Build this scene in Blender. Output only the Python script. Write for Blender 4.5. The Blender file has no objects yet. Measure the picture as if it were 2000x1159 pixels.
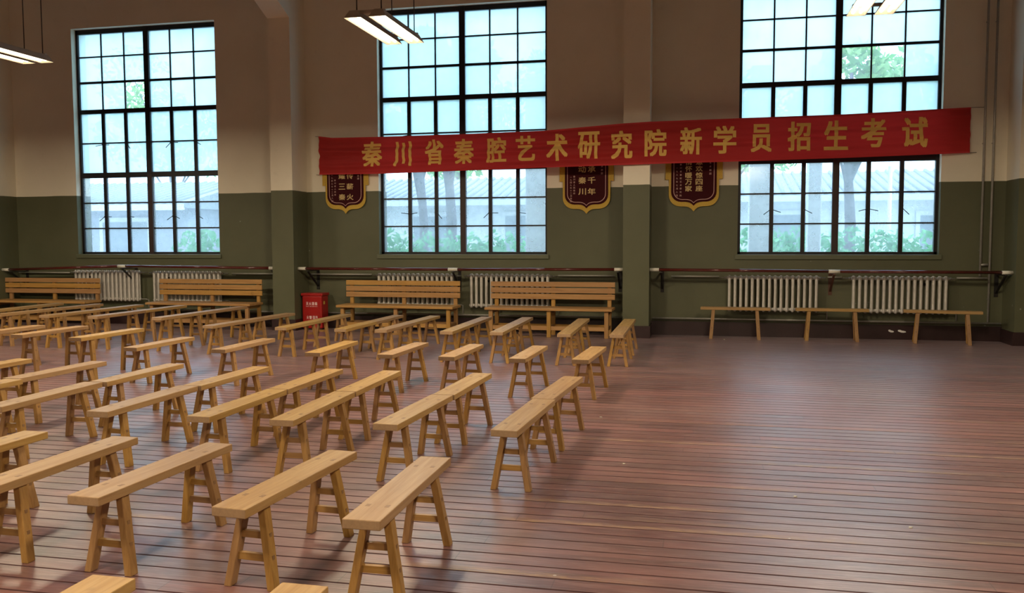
import bpy, bmesh, math, random
from mathutils import Vector, Matrix
random.seed(7)
C = bpy.context.scene.collection
sc = bpy.context.scene
PI = math.pi

# ------------------------------------------------------------------ camera
cam_d = bpy.data.cameras.new('camera'); cam = bpy.data.objects.new('camera', cam_d); C.objects.link(cam)
fw = Vector((-0.21516, 0.97435, -0.06588)); rt = Vector((0.97652, 0.21543, -0.00314)); up = Vector((-0.01113, 0.06500, 0.99782))
fw.normalize(); rt = (rt - fw * rt.dot(fw)).normalized(); up = rt.cross(fw)
M = Matrix((rt, up, -fw)).transposed().to_4x4(); M.translation = Vector((0, 0, 1.702))
cam.matrix_world = M
cam_d.sensor_width = 36; cam_d.lens = 1677.8 / 2000 * 36; cam_d.clip_start = .05; cam_d.clip_end = 300
sc.camera = cam
# ------------------------------------------------------------------ view
sc.view_settings.view_transform = 'Standard'; sc.view_settings.look = 'None'
sc.view_settings.exposure = 0.0; sc.view_settings.gamma = 1; sc.view_settings.use_curve_mapping = False
sc.cycles.use_denoising = True
sc.cycles.max_bounces = 10; sc.cycles.transparent_max_bounces = 12; sc.cycles.diffuse_bounces = 5
sc.cycles.sample_clamp_indirect = 4; sc.cycles.sample_clamp_direct = 5
# ------------------------------------------------------------------ daylight
SKY = 4.1
w = bpy.data.worlds.new('overcast_sky'); sc.world = w; w.use_nodes = True
bg = w.node_tree.nodes['Background']; bg.inputs[0].default_value = (0.55, 0.71, 1.0, 1); bg.inputs[1].default_value = SKY
TUBE = 390.0                      # strength of the fluorescent tubes
TUBE_COL = (1.0, 0.83, 0.60)

D = 15.52        # inner face of the window wall
PF = 14.90       # front face of the pillars
DADO = 2.64
WINS = [-12.65, -6.02, 0.605]; WW = 3.25; ZB = 1.435; ZT = 6.03
PILLARS = [(-14.55, -14.11), (-7.93, -7.49), (-1.33, -0.88)]
XL, XR, YB, ZC = -21.0, 6.6, -6.0, 7.6

# ================================================================== helpers
def tag(o, label=None, cat=None, group=None, kind=None):
    if label: o['label'] = label
    if cat: o['category'] = cat
    if group: o['group'] = group
    if kind: o['kind'] = kind
    return o
def empty(name, loc=(0, 0, 0), rz=0):
    o = bpy.data.objects.new(name, None); C.objects.link(o); o.location = loc; o.rotation_euler = (0, 0, rz)
    o.empty_display_size = .1
    return o
def obj(name, bm, mats, parent=None, smooth=False):
    me = bpy.data.meshes.new(name); bmesh.ops.recalc_face_normals(bm, faces=bm.faces); bm.to_mesh(me); bm.free()
    for m in (mats if isinstance(mats, (list, tuple)) else [mats]): me.materials.append(m)
    if smooth:
        for p in me.polygons: p.use_smooth = True
    o = bpy.data.objects.new(name, me); C.objects.link(o)
    if parent: o.parent = parent
    return o
def B(): return bmesh.new()
def hexa(bm, bot, top, mi=0):
    """box from two lists of four points"""
    v = [bm.verts.new(p) for p in list(bot) + list(top)]
    fs = [(0, 1, 2, 3), (4, 5, 6, 7), (0, 1, 5, 4), (1, 2, 6, 5), (2, 3, 7, 6), (3, 0, 4, 7)]
    out = []
    for f in fs:
        fa = bm.faces.new([v[i] for i in f]); fa.material_index = mi; out.append(fa)
    return v, out
def box(bm, x0, x1, y0, y1, z0, z1, mi=0, bev=0):
    v, f = hexa(bm, [(x0, y0, z0), (x1, y0, z0), (x1, y1, z0), (x0, y1, z0)], [(x0, y0, z1), (x1, y0, z1), (x1, y1, z1), (x0, y1, z1)], mi)
    if bev:
        es = list({e for fa in f for e in fa.edges})
        bmesh.ops.bevel(bm, geom=es, offset=bev, segments=2, profile=.5, affect='EDGES', material=-1)
def bar(bm, a, b, wx, wy, mi=0, up=(0, 0, 1), cut=None, bev=0):
    """rectangular bar from a to b; cut='z' keeps its ends level"""
    a = Vector(a); b = Vector(b); d = (b - a).normalized()
    if cut == 'z': e1 = Vector((1, 0, 0)); e2 = Vector((0, 1, 0))
    else:
        e1 = d.cross(Vector(up)).normalized(); e2 = e1.cross(d).normalized()
    q = [(-1, -1), (1, -1), (1, 1), (-1, 1)]
    v, f = hexa(bm, [a + e1 * s * wx / 2 + e2 * t * wy / 2 for s, t in q], [b + e1 * s * wx / 2 + e2 * t * wy / 2 for s, t in q], mi)
    if bev:
        es = list({e for fa in f for e in fa.edges})
        bmesh.ops.bevel(bm, geom=es, offset=bev, segments=1, affect='EDGES', material=-1)
def tube(bm, pts, r, n=10, mi=0, cap=True):
    pts = [Vector(p) for p in pts]; rings = []
    rs = r if isinstance(r, (list, tuple)) else [r] * len(pts)
    for i, p in enumerate(pts):
        d = (pts[min(i + 1, len(pts) - 1)] - pts[max(i - 1, 0)]).normalized()
        h = Vector((0, 0, 1)) if abs(d.z) < .9 else Vector((1, 0, 0))
        a = d.cross(h).normalized(); b = d.cross(a)
        rings.append([bm.verts.new(p + (a * math.cos(2 * PI * k / n) + b * math.sin(2 * PI * k / n)) * rs[i]) for k in range(n)])
    for i in range(len(rings) - 1):
        for k in range(n):
            f = bm.faces.new([rings[i][k], rings[i][(k + 1) % n], rings[i + 1][(k + 1) % n], rings[i + 1][k]]); f.material_index = mi; f.smooth = True
    if cap:
        for rr in (rings[0], rings[-1]):
            f = bm.faces.new(rr); f.material_index = mi
def prism(bm, poly, y0, y1, mi=0):
    """outline in x,z pulled from y0 to y1"""
    a = [bm.verts.new((x, y0, z)) for x, z in poly]; b = [bm.verts.new((x, y1, z)) for x, z in poly]
    fs = [bm.faces.new(a), bm.faces.new(b)]
    for i in range(len(a)): fs.append(bm.faces.new([a[i], a[(i + 1) % len(a)], b[(i + 1) % len(a)], b[i]]))
    for f in fs: f.material_index = mi
def copy_tree(root):
    r = root.copy(); C.objects.link(r)
    for ch in root.children:
        c = ch.copy(); C.objects.link(c); c.parent = r
        for g in ch.children:
            d = g.copy(); C.objects.link(d); d.parent = c
    return r

# ------------------------------------------------------------------ node helpers
class N:
    def __init__(s, name):
        s.m = bpy.data.materials.new(name); s.m.use_nodes = True; s.t = s.m.node_tree; s.t.nodes.clear()
        s.out = s.t.nodes.new('ShaderNodeOutputMaterial')
    def n(s, typ, ins=None, **kw):
        nd = s.t.nodes.new(typ)
        for k, v in kw.items(): setattr(nd, k, v)
        for k, v in (ins or {}).items():
            if isinstance(v, bpy.types.NodeSocket): s.t.links.new(v, nd.inputs[k])
            else: nd.inputs[k].default_value = v
        return nd
    def math(s, op, a, b=0.0, c=None, clamp=False):
        nd = s.n('ShaderNodeMath', {0: a, 1: b}, operation=op, use_clamp=clamp)
        if c is not None:
            if isinstance(c, bpy.types.NodeSocket): s.t.links.new(c, nd.inputs[2])
            else: nd.inputs[2].default_value = c
        return nd.outputs[0]
    def mix(s, f, a, b, typ='MIX'):
        nd = s.n('ShaderNodeMix', data_type='RGBA', blend_type=typ)
        for i, v in ((0, f), (6, a), (7, b)):
            if isinstance(v, bpy.types.NodeSocket): s.t.links.new(v, nd.inputs[i])
            else: nd.inputs[i].default_value = v if i == 0 else (tuple(v) + (1,))[:4]
        return nd.outputs[2]
    def coord(s, kind='Object'): return s.n('ShaderNodeTexCoord').outputs[kind]
    def mapping(s, v, scale=(1, 1, 1), loc=(0, 0, 0)): return s.n('ShaderNodeMapping', {'Vector': v, 'Scale': scale, 'Location': loc}).outputs[0]
    def noise(s, v, scale, detail=4, rough=.55, dist=0): return s.n('ShaderNodeTexNoise', {'Vector': v, 'Scale': scale, 'Detail': detail, 'Roughness': rough, 'Distortion': dist}).outputs['Fac']
    def ramp(s, f, stops):
        nd = s.n('ShaderNodeValToRGB', {0: f}); cr = nd.color_ramp
        while len(cr.elements) < len(stops): cr.elements.new(.5)
        for e, (p, c) in zip(cr.elements, stops):
            e.position = p; e.color = (c, c, c, 1) if isinstance(c, (int, float)) else tuple(c) + (1,)
        return nd.outputs[0]
    def bump(s, h, st=.2, dist=.01): return s.n('ShaderNodeBump', {'Height': h, 'Strength': st, 'Distance': dist}).outputs[0]
    def pbr(s, col, rough=.5, metal=0, nrm=None, spec=.5, coat=0, trans=0):
        ins = {'Base Color': col if isinstance(col, bpy.types.NodeSocket) else tuple(col) + (1,), 'Roughness': rough, 'Metallic': metal, 'Specular IOR Level': spec, 'Coat Weight': coat}
        if nrm: ins['Normal'] = nrm
        p = s.n('ShaderNodeBsdfPrincipled', ins)
        s.t.links.new(p.outputs[0], s.out.inputs[0]); return p
def plain(name, col, rough=.5, metal=0, var=.12, scale=9, spec=.5, bump=0):
    n = N(name); f = n.noise(n.coord(), scale, 5)
    c = n.mix(f, [x * (1 - var) for x in col], [min(1, x * (1 + var)) for x in col])
    n.pbr(c, rough, metal, n.bump(f, bump) if bump else None, spec); return n.m

# ------------------------------------------------------------------ materials
def wood(name, axis, light, dark, rough=.50):
    """pine with long grain along one axis, a few knots, each piece a little different"""
    n = N(name); co = n.coord(); info = n.n('ShaderNodeObjectInfo')
    rnd = info.outputs['Random']
    off = n.n('ShaderNodeCombineXYZ', {0: n.math('MULTIPLY', rnd, 17.0), 1: n.math('MULTIPLY', rnd, 9.0), 2: n.math('MULTIPLY', rnd, 31.0)}).outputs[0]
    v = n.n('ShaderNodeVectorMath', {0: co, 1: off}, operation='ADD').outputs[0]
    sc_ = [26, 26, 26]; sc_[axis] = 1.6
    g1 = n.noise(n.mapping(v, tuple(sc_)), 1.0, 6, .6, .6)
    sc2 = [95, 95, 95]; sc2[axis] = 3
    g2 = n.noise(n.mapping(v, tuple(sc2)), 1.0, 3, .6)
    k = n.noise(v, 6.0, 2)
    c = n.mix(n.ramp(g1, [(.35, 0), (.68, 1)]), light, dark)
    c = n.mix(n.math('MULTIPLY', n.ramp(g2, [(.45, 0), (.75, 1)]), .35), c, [x * .62 for x in dark])
    c = n.mix(n.math('MULTIPLY', n.ramp(k, [(.70, 0), (.80, 1)]), .55), c, [x * .45 for x in dark])
    tint = n.n('ShaderNodeHueSaturation', {'Hue': n.math('MULTIPLY_ADD', rnd, .012, .494), 'Saturation': n.math('MULTIPLY_ADD', rnd, .14, .93), 'Value': n.math('MULTIPLY_ADD', rnd, .16, .92), 'Fac': 1.0, 'Color': c}).outputs[0]
    r = n.math('MULTIPLY_ADD', g1, .18, rough - .09)
    n.pbr(tint, r, 0, n.bump(g2, .12, .003), .4, .03)
    return n.m
W_X = wood('honey_pine_along', 0, (0.424, 0.264, 0.099), (0.329, 0.181, 0.059))
W_Y = wood('honey_pine_across', 1, (.335, .188, .062), (.25, .128, .038))
W_Z = wood('honey_pine_upright', 2, (.365, .205, .068), (.27, .138, .040))
M_END = plain('pine_end_grain', (.30, .19, .10), .6, 0, .25, 60)
M_TEN = plain('tenon_end_grain', (.22, .12, .05), .55, 0, .3, 80)
W_BX = wood('orange_pine_along', 0, (.49, .275, .092), (.37, .19, .055))
W_BZ = wood('orange_pine_upright', 2, (.43, .24, .08), (.33, .17, .05))

WORN = [(30, -1.9, -.1), (36, -1.6, 1.1), (39, -1.7, .5), (48, .0, 2.3), (52, -1.6, 3.6), (44, -3.4, -1.4), (56, 2.2, 4.5), (33, -4.2, -2.6)]
def mat_floor():
    n = N('maroon_floorboards'); co = n.coord()
    s = n.n('ShaderNodeSeparateXYZ', {0: co}); x, y = s.outputs[0], s.outputs[1]
    PW = .138
    t = n.math('DIVIDE', n.math('SUBTRACT', y, .024), PW); idx = n.math('FLOOR', t); fr = n.math('FRACT', t)
    e = n.math('MINIMUM', fr, n.math('SUBTRACT', 1.0, fr))                     # distance to a joint, in plank widths
    wob = n.noise(n.n('ShaderNodeCombineXYZ', {0: n.math('MULTIPLY', x, .9), 1: n.math('MULTIPLY', idx, 3.1)}).outputs[0], 2.0, 3)
    gapw = n.math('MULTIPLY_ADD', wob, .080, .002)
    gap = n.math('LESS_THAN', e, gapw)
    gap = n.n('ShaderNodeMapRange', {0: e, 1: gapw, 2: n.math('ADD', gapw, .02), 3: 1.0, 4: 0.0}).outputs[0]
    pr = n.n('ShaderNodeTexWhiteNoise', {1: idx}, noise_dimensions='1D').outputs[0]
    worn = 0.0                                                   # boards that foot traffic has worn down to ochre, from x0 to x1
    for bi, x0, x1 in WORN:
        m = n.math('MULTIPLY', n.math('COMPARE', idx, bi, .5), n.n('ShaderNodeMapRange', {0: n.math('ABSOLUTE', n.math('SUBTRACT', x, (x0 + x1) / 2)), 1: (x1 - x0) / 2, 2: (x1 - x0) / 2 - .6, 3: 0.0, 4: 1.0}).outputs[0])
        worn = n.math('MAXIMUM', worn, m)
    # board ends
    xs = n.math('DIVIDE', n.math('ADD', x, n.math('MULTIPLY', pr, 9.0)), 3.6); xf = n.math('FRACT', xs); xi = n.math('FLOOR', xs)
    endm = n.math('LESS_THAN', n.math('MINIMUM', xf, n.math('SUBTRACT', 1.0, xf)), .0008)
    pr2 = n.n('ShaderNodeTexWhiteNoise', {0: n.n('ShaderNodeCombineXYZ', {0: idx, 1: xi}).outputs[0]}, noise_dimensions='2D').outputs[0]
    v = n.n('ShaderNodeCombineXYZ', {0: n.math('MULTIPLY', x, .55), 1: n.math('MULTIPLY', y, 9.0), 2: n.math('MULTIPLY', pr, 20)}).outputs[0]
    st = n.noise(v, 1.6, 8, .68, .5)
    big = n.noise(co, .55, 4, .6)
    fine = n.noise(n.mapping(co, (3, 60, 1)), 1.5, 4, .7)
    c = n.mix(n.ramp(st, [(.36, 0), (.66, 1)]), (.070, .019, .016), (.260, .092, .076))
    c = n.mix(n.math('MULTIPLY', pr2, .65), c, (.065, .020, .016))
    c = n.mix(n.ramp(big, [(.42, 0), (.72, .5)]), c, (.30, .165, .145))
    c = n.mix(n.math('MULTIPLY', n.ramp(fine, [(.50, 0), (.70, 1)]), .5), c, (.42, .27, .22))
    # worn ochre edges on some boards
    wv = n.noise(n.n('ShaderNodeCombineXYZ', {0: n.math('MULTIPLY', x, .35), 1: n.math('MULTIPLY', idx, 7.7)}).outputs[0], 1.3, 4, .6)
    near = n.ramp(fr, [(0, 1), (.25, .8), (.6, 0)])
    thin = n.noise(n.mapping(co, (4, 25, 1)), 2.2, 5, .7)
    wear = n.math('MULTIPLY', n.math('MULTIPLY', n.math('MAXIMUM', worn, n.math('MULTIPLY', n.math('MULTIPLY', n.ramp(wv, [(.46, .1), (.60, 1)]), n.math('GREATER_THAN', pr, .82)), .7)), near), n.ramp(thin, [(.44, .05), (.60, 1)]))
    c = n.mix(n.math('MULTIPLY', wear, .72), c, (.46, .29, .12))
    spk = n.n('ShaderNodeTexVoronoi', {'Vector': co, 'Scale': 2.2}, feature='F1')
    dot = n.math('LESS_THAN', spk.outputs['Distance'], .022)
    c = n.mix(n.math('MULTIPLY', dot, .8), c, (.5, .45, .42))
    c = n.mix(n.math('MAXIMUM', gap, n.math('MULTIPLY', endm, .8)), c, (.045, .014, .011))
    rg = n.math('ADD', n.math('MULTIPLY_ADD', st, .20, .26), n.math('MULTIPLY', n.math('ADD', gap, wear), .3))
    h = n.math('ADD', n.math('MULTIPLY', gap, -1.0), n.math('MULTIPLY', n.ramp(fr, [(0, 0), (.5, 1), (1, 0)]), .30))
    open_ = n.math('SUBTRACT', 1.0, gap)
    p = n.pbr(c, rg, 0, n.bump(h, .5, .006), n.math('MULTIPLY', open_, .5), n.math('MULTIPLY', open_, n.math('MULTIPLY', n.ramp(fine, [(.35, .55), (.65, 1)]), n.math('MULTIPLY_ADD', pr2, .4, .6)))); p.inputs['Coat IOR'].default_value = 1.62
    n.t.links.new(n.math('MULTIPLY_ADD', fine, .16, .27), p.inputs['Coat Roughness'])
    p.inputs['Sheen Weight'].default_value = .13; p.inputs['Sheen Roughness'].default_value = .45; p.inputs['Sheen Tint'].default_value = (.92, .88, 1, 1)
    return n.m
M_FLOOR = mat_floor()

def mat_wall():
    n = N('cream_over_green_paint')
    co = n.n('ShaderNodeNewGeometry').outputs['Position']
    s = n.n('ShaderNodeSeparateXYZ', {0: co}); z = s.outputs[2]
    wob = n.math('MULTIPLY_ADD', n.noise(co, 1.2, 3), .03, -.015)
    low = n.math('LESS_THAN', n.math('ADD', z, wob), DADO)
    a = n.noise(co, .8, 5, .6); b = n.noise(co, 6.0, 6, .65); f = n.noise(co, 70, 2)
    cream = n.mix(n.ramp(a, [(.3, 0), (.7, 1)]), (.77, .71, .56), (.84, .78, .63))
    cream = n.mix(n.math('MULTIPLY', n.ramp(b, [(.6, 0), (.75, 1)]), .25), cream, (.62, .56, .44))
    green = n.mix(n.ramp(a, [(.3, 0), (.7, 1)]), (.090, .094, .050), (.115, .117, .066))
    green = n.mix(n.math('MULTIPLY', n.ramp(b, [(.58, 0), (.72, 1)]), .35), green, (.08, .09, .06))
    # bare plaster flakes near the floor and a few chips higher up
    fl = n.noise(co, 9.0, 6, .7); fm = n.noise(n.mapping(co, (1, 1, 1), (4.2, 1, .3)), 1.3, 2)
    near = n.ramp(z, [(.0, 1), (.55, 1), (.75, 0)])
    chips = n.math('MULTIPLY', n.math('MULTIPLY', n.ramp(fl, [(.66, 0), (.69, 1)]), n.ramp(fm, [(.52, 0), (.6, 1)])), near)
    vo = n.n('ShaderNodeTexVoronoi', {'Vector': co, 'Scale': 2.3}).outputs['Distance']
    dots = n.math('LESS_THAN', vo, .028)
    green = n.mix(n.math('MAXIMUM', n.math('MULTIPLY', chips, .75), n.math('MULTIPLY', dots, .5)), green, (.42, .42, .36))
    col = n.mix(low, cream, green)
    r = n.n('ShaderNodeMapRange', {0: low, 1: 0.0, 2: 1.0, 3: .85, 4: .52}).outputs[0]
    n.pbr(col, r, 0, n.bump(n.math('ADD', n.math('MULTIPLY', b, .6), n.math('MULTIPLY', f, .15)), .25, .01), .35)
    return n.m
M_WALL = mat_wall()
M_CEIL = plain('grey_ceiling_plaster', (.30, .27, .24), .9)

def mat_base():
    n = N('black_maroon_skirting'); co = n.n('ShaderNodeNewGeometry').outputs['Position']
    a = n.noise(co, 4, 5, .6); fl = n.noise(co, 16.0, 5, .7); m = n.noise(co, 1.7, 2)
    c = n.mix(a, (.020, .009, .010), (.040, .018, .018))
    ch = n.math('MULTIPLY', n.ramp(fl, [(.67, 0), (.69, 1)]), n.ramp(m, [(.55, 0), (.62, 1)]))
    c = n.mix(n.math('MULTIPLY', ch, .6), c, (.35, .33, .32))
    n.pbr(c, .38, 0, n.bump(a, .2), .5); return n.m
M_BASE = mat_base()
M_FRAME = plain('black_steel_window_frame', (.012, .010, .012), .45, .2, .3, 20)
M_FRAME2 = plain('dark_brown_mullion', (.030, .012, .010), .5, 0, .3, 20)
M_SILL = plain('green_window_sill', (.11, .12, .07), .4)
M_STEEL = plain('painted_grey_pipe', (.36, .35, .31), .35, .3, .25, 14)
M_RAD = plain('aluminium_paint_radiator', (.60, .575, .52), .42, .15, .18, 16, .5, .2)
M_RAIL = plain('dark_red_lacquered_wood', (.085, .014, .011), .12, 0, .3, 8, .8)
M_SLEEVE = plain('cream_plastic_sleeve', (.70, .68, .58), .35)
M_BRACK = plain('dark_iron_bracket', (.022, .020, .018), .5, .4)
M_BRACK2 = plain('rusty_red_bracket', (.10, .04, .025), .6, .1)
M_RED = plain('red_enamel_box', (.34, .012, .010), .3, 0, .1, 5)
M_WHITE = plain('white_print', (.80, .62, .60), .5)
M_YEL = plain('yellow_sticker', (.70, .50, .10), .5)
M_HOUS = plain('beige_enamel_lamp_housing', (.50, .43, .34), .45)
M_WIRE = plain('dark_cable', (.03, .025, .02), .6)
M_VELVET = plain('maroon_velvet', (.040, .002, .004), .8, 0, .2, 30, .2)
M_GOLD = plain('gold_fringe', (.55, .36, .045), .6, 0, .3, 60, .4, .4)
M_GTXT = plain('gold_thread_lettering', (.58, .42, .16), .5, 0, .2, 80)
M_PTXT = plain('pale_pink_piping', (.55, .32, .27), .5)

def emis(name, col, s):
    n = N(name); e = n.n('ShaderNodeEmission', {0: tuple(col) + (1,), 1: s}); n.t.links.new(e.outputs[0], n.out.inputs[0]); return n.m
M_TUBE = emis('glowing_fluorescent_tube', TUBE_COL, TUBE)

def mat_glass(name, transp, col, mottled=True):
    n = N(name); co = n.n('ShaderNodeNewGeometry').outputs['Position']
    a = n.noise(co, 1.6, 4, .6); b = n.noise(co, 7, 5, .6)
    f = n.math('ADD', transp, n.math('MULTIPLY', n.math('SUBTRACT', n.math('ADD', n.math('MULTIPLY', a, .6), n.math('MULTIPLY', b, .4)), .5), .35 if mottled else .2), clamp=True)
    tl = n.n('ShaderNodeBsdfTranslucent', {0: tuple(col) + (1,)})
    tp = n.n('ShaderNodeBsdfTransparent', {0: (.88, 1.0, .97, 1)})
    m1 = n.n('ShaderNodeMixShader', {0: f}); n.t.links.new(tl.outputs[0], m1.inputs[1]); n.t.links.new(tp.outputs[0], m1.inputs[2])
    gl = n.n('ShaderNodeBsdfGlossy', {0: (1, 1, 1, 1), 1: .08})
    m2 = n.n('ShaderNodeMixShader', {0: .05}); n.t.links.new(m1.outputs[0], m2.inputs[1]); n.t.links.new(gl.outputs[0], m2.inputs[2])
    n.t.links.new(m2.outputs[0], n.out.inputs[0]); return n.m
M_FROST = mat_glass('frosted_window_glass', .10, (.60, .85, .81))
M_HAZE = mat_glass('dusty_clear_glass', .72, (.84, 1.0, .97))
M_CLEAR = mat_glass('clear_window_glass', .80, (.88, .97, 1.0))

# ================================================================== room shell
def struct(o): o['kind'] = 'structure'; return o
bm = B(); box(bm, XL, XR, YB, D + .05, -.12, 0); struct(obj('floor', bm, M_FLOOR))
bm = B(); box(bm, XL - .3, XR + .3, YB - .3, D + .5, ZC, ZC + .2); struct(obj('ceiling', bm, M_CEIL))
bm = B()                                       # window wall with three openings, 0.42 m thick
T = D + .42; x = XL
for wx in WINS:
    box(bm, x, wx, D, T, -.12, ZC)
    box(bm, wx, wx + WW, D, T, -.12, ZB); box(bm, wx, wx + WW, D, T, ZT, ZC); x = wx + WW
box(bm, x, XR, D, T, -.12, ZC)
struct(obj('wall_front', bm, M_WALL))
bm = B(); box(bm, XL - .3, XL, YB, T, -.12, ZC); struct(obj('wall_left', bm, M_WALL))
bm = B(); box(bm, XR, XR + .3, YB, T, -.12, ZC); struct(obj('wall_right', bm, M_WALL))
bm = B(); box(bm, XL - .3, XR + .3, YB - .3, YB, -.12, ZC); struct(obj('wall_back', bm, M_WALL))
# pillars with the haunches that spread into the roof beams
def haunched(x0, x1):
    bm = B(); prof = [(D, 0), (PF, 0), (PF, 5.82), (14.43, 6.03), (13.9, 6.4), (13.2, 7.0), (12.9, ZC), (D, ZC)]
    a = [bm.verts.new((x0, y, z)) for y, z in prof]; b = [bm.verts.new((x1, y, z)) for y, z in prof]
    bm.faces.new(a); bm.faces.new(b)
    for i in range(len(a)): bm.faces.new([a[i], a[(i + 1) % len(a)], b[(i + 1) % len(a)], b[i]])
    return bm
for i, (a, b) in enumerate(PILLARS): struct(obj('wall_pillar' if i == 0 else 'wall_pillar', haunched(a, b), M_WALL))
bm = B(); box(bm, 4.84, XR, 14.93, D, 0, ZC); struct(obj('wall_pilaster', bm, M_WALL))
# skirting
t_ = .025; HB = .245
segs = [(XL, PILLARS[0][0]), (PILLARS[0][1], PILLARS[1][0]), (PILLARS[1][1], PILLARS[2][0]), (PILLARS[2][1], 4.84)]
bm = B()
for a, b in segs: box(bm, a, b, D - t_, D, 0, HB)
for a, b in PILLARS:
    box(bm, a - t_, b + t_, PF - t_, PF, 0, .21); box(bm, a - t_, a, PF, D, 0, .21); box(bm, b, b + t_, PF, D, 0, .21)
box(bm, 4.84 - t_, XR, 14.93 - t_, 14.93, 0, .215); box(bm, 4.84 - t_, 4.84, 14.93, D, 0, .215)
struct(obj('baseboard_front', bm, M_BASE))

# ================================================================== windows
YF = D + .17
def window(i, x0, clear):
    root = empty('window_%d' % i, (x0, YF, ZB)); struct(root)
    Wd, H = WW, ZT - ZB
    cx = [.045 + (Wd - .09) * k / 6 for k in range(7)]
    rows = [0, .53, 1.055, 1.625, 2.285, 2.93, 3.525, 4.045, H]          # bar heights from the sill
    bm = B()
    def hb(z, t, d=.035): box(bm, 0, Wd, -d, d, z - t / 2, z + t / 2)
    def vb(x, t, z0, z1, d=.03, mi=0): box(bm, x - t / 2, x + t / 2, -d, d, z0, z1, mi)
    hb(.02, .045, .04); hb(H - .045, .09, .04)
    box(bm, 0, .05, -.04, .04, 0, H); box(bm, Wd - .05, Wd, -.04, .04, 0, H)
    hb(rows[3], .105); hb(rows[5], .085)
    for r in (1, 2, 4, 6, 7): hb(rows[r], .045 if r == 6 else .026, .016)
    vb(Wd / 2, .105, 0, rows[3], .045, 1); vb(Wd / 2, .11, rows[3], H, .045)
    for k in (1, 2, 4, 5):
        vb(cx[k], .068, 0, rows[3], .028); vb(cx[k], .068, rows[3], rows[5], .028); vb(cx[k], .026, rows[5], H, .016)
    obj('frame', bm, [M_FRAME, M_FRAME2], root)
    frost, haze, cl = B(), B(), B()
    for r in range(8):
        for k in range(6):
            b_ = haze if r < 3 else (cl if (r, k) in clear else frost)
            q = [(cx[k], 0, rows[r]), (cx[k + 1], 0, rows[r]), (cx[k + 1], 0, rows[r + 1]), (cx[k], 0, rows[r + 1])]
            b_.faces.new([b_.verts.new(p) for p in q])
    obj('frosted_panes', frost, M_FROST, root); obj('clear_panes', haze, M_HAZE, root)
    if clear: obj('unfrosted_panes', cl, M_CLEAR, root)
    else: cl.free()
    bm = B(); box(bm, -.04, Wd + .04, D - .035 - YF, .12, -.085, -.004, 0, .006)
    struct(obj('sill', bm, M_SILL, root))
    # casement stays: thin rods swung out from the stiles
    rs = random.Random(i)
    for zrow, ks in ((.77, (1, 2, 4, 5)), (2.25, (1, 2, 4, 5))):
        for k in ks:
            for sgn in ((-1, 1) if k in (1, 4) else (1,)):
                bm = B(); a = rs.uniform(-.9, .15)
                tube(bm, [(cx[k] + sgn * .03, -.035, zrow), (cx[k] + sgn * (.03 + .13 * math.cos(a)), -.07, zrow + .13 * math.sin(a))], .007, 6)
                tube(bm, [(cx[k] + sgn * .02, -.02, zrow), (cx[k] + sgn * .02, -.05, zrow)], .014, 8)
                obj('window_stay', bm, M_FRAME, root)
    return root
window(1, WINS[0], {(5, 2)}); window(2, WINS[1], set()); window(3, WINS[2], {(5, 3), (5, 4)})

# ================================================================== ceiling lamps
def make_lamp():
    root = empty('hanging_fluorescent_lamp')
    for sx in (-.136, .136):
        bm = B(); L, wb, wt, h = .63, .094, .045, .085        # reflector trough, open below
        def ring(z, w_, l_): return [bm.verts.new(p) for p in ((sx - w_, -l_, z), (sx + w_, -l_, z), (sx + w_, l_, z), (sx - w_, l_, z))]
        o1, o2 = ring(0, wb, L), ring(h, wt, L - .04); i1, i2 = ring(.001, wb - .004, L - .004), ring(h - .004, wt - .004, L - .045)
        for lo, hi in ((o1, o2), (i1, i2)):
            for k in range(4): bm.faces.new([lo[k], lo[(k + 1) % 4], hi[(k + 1) % 4], hi[k]])
            bm.faces.new(hi)
        for k in range(4): bm.faces.new([o1[k], o1[(k + 1) % 4], i1[(k + 1) % 4], i1[k]])
        refl = obj('reflector', bm, M_HOUS, root)
        for dx in (-.038, .038):
            bm = B(); tube(bm, [(sx + dx, -L + .08, .018), (sx + dx, L - .08, .018)], .016, 8)
            obj('tube', bm, M_TUBE, refl)
    for y in (-.5, .55):
        bm = B(); box(bm, -.18, .18, y - .02, y + .02, h0 + .0, h0 + .03); obj('crossbar', bm, M_HOUS, root)
    for sx in (-.136, .136):
        for y in (-.5, .55):
            bm = B(); tube(bm, [(sx, y, h0 + .02), (sx, y, ZC - 4.0)], .006, 6); obj('hanging_wire', bm, M_WIRE, root)
    return root
h0 = .07
lamp_spots = [(-8.40, 9.07, 'hanging lamp with twin glowing tube troughs, cut by the left edge of the photo'),
              (-3.42, 9.11, 'hanging lamp with twin glowing tube troughs, in front of the middle window'),
              (1.66, 8.98, 'hanging lamp with twin glowing tube troughs, in front of the right window'),
              (-13.4, 9.05, 'hanging lamp with twin tube troughs, left of the camera view'),
              (-3.42, 1.5, 'hanging lamp with twin tube troughs, over the front benches'),
              (1.66, 1.5, 'hanging lamp with twin tube troughs, over the open floor'),
              (-8.4, 1.5, 'hanging lamp with twin tube troughs, near the left wall')]
for i, (x, y, lb) in enumerate(lamp_spots):
    if i == 0: lamp = lamp0 = make_lamp()
    else: lamp = copy_tree(lamp0)
    lamp.location = (x, y, 4.0); tag(lamp, lb, 'lamp', 'twin fluorescent lamps hung from the ceiling')

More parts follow.
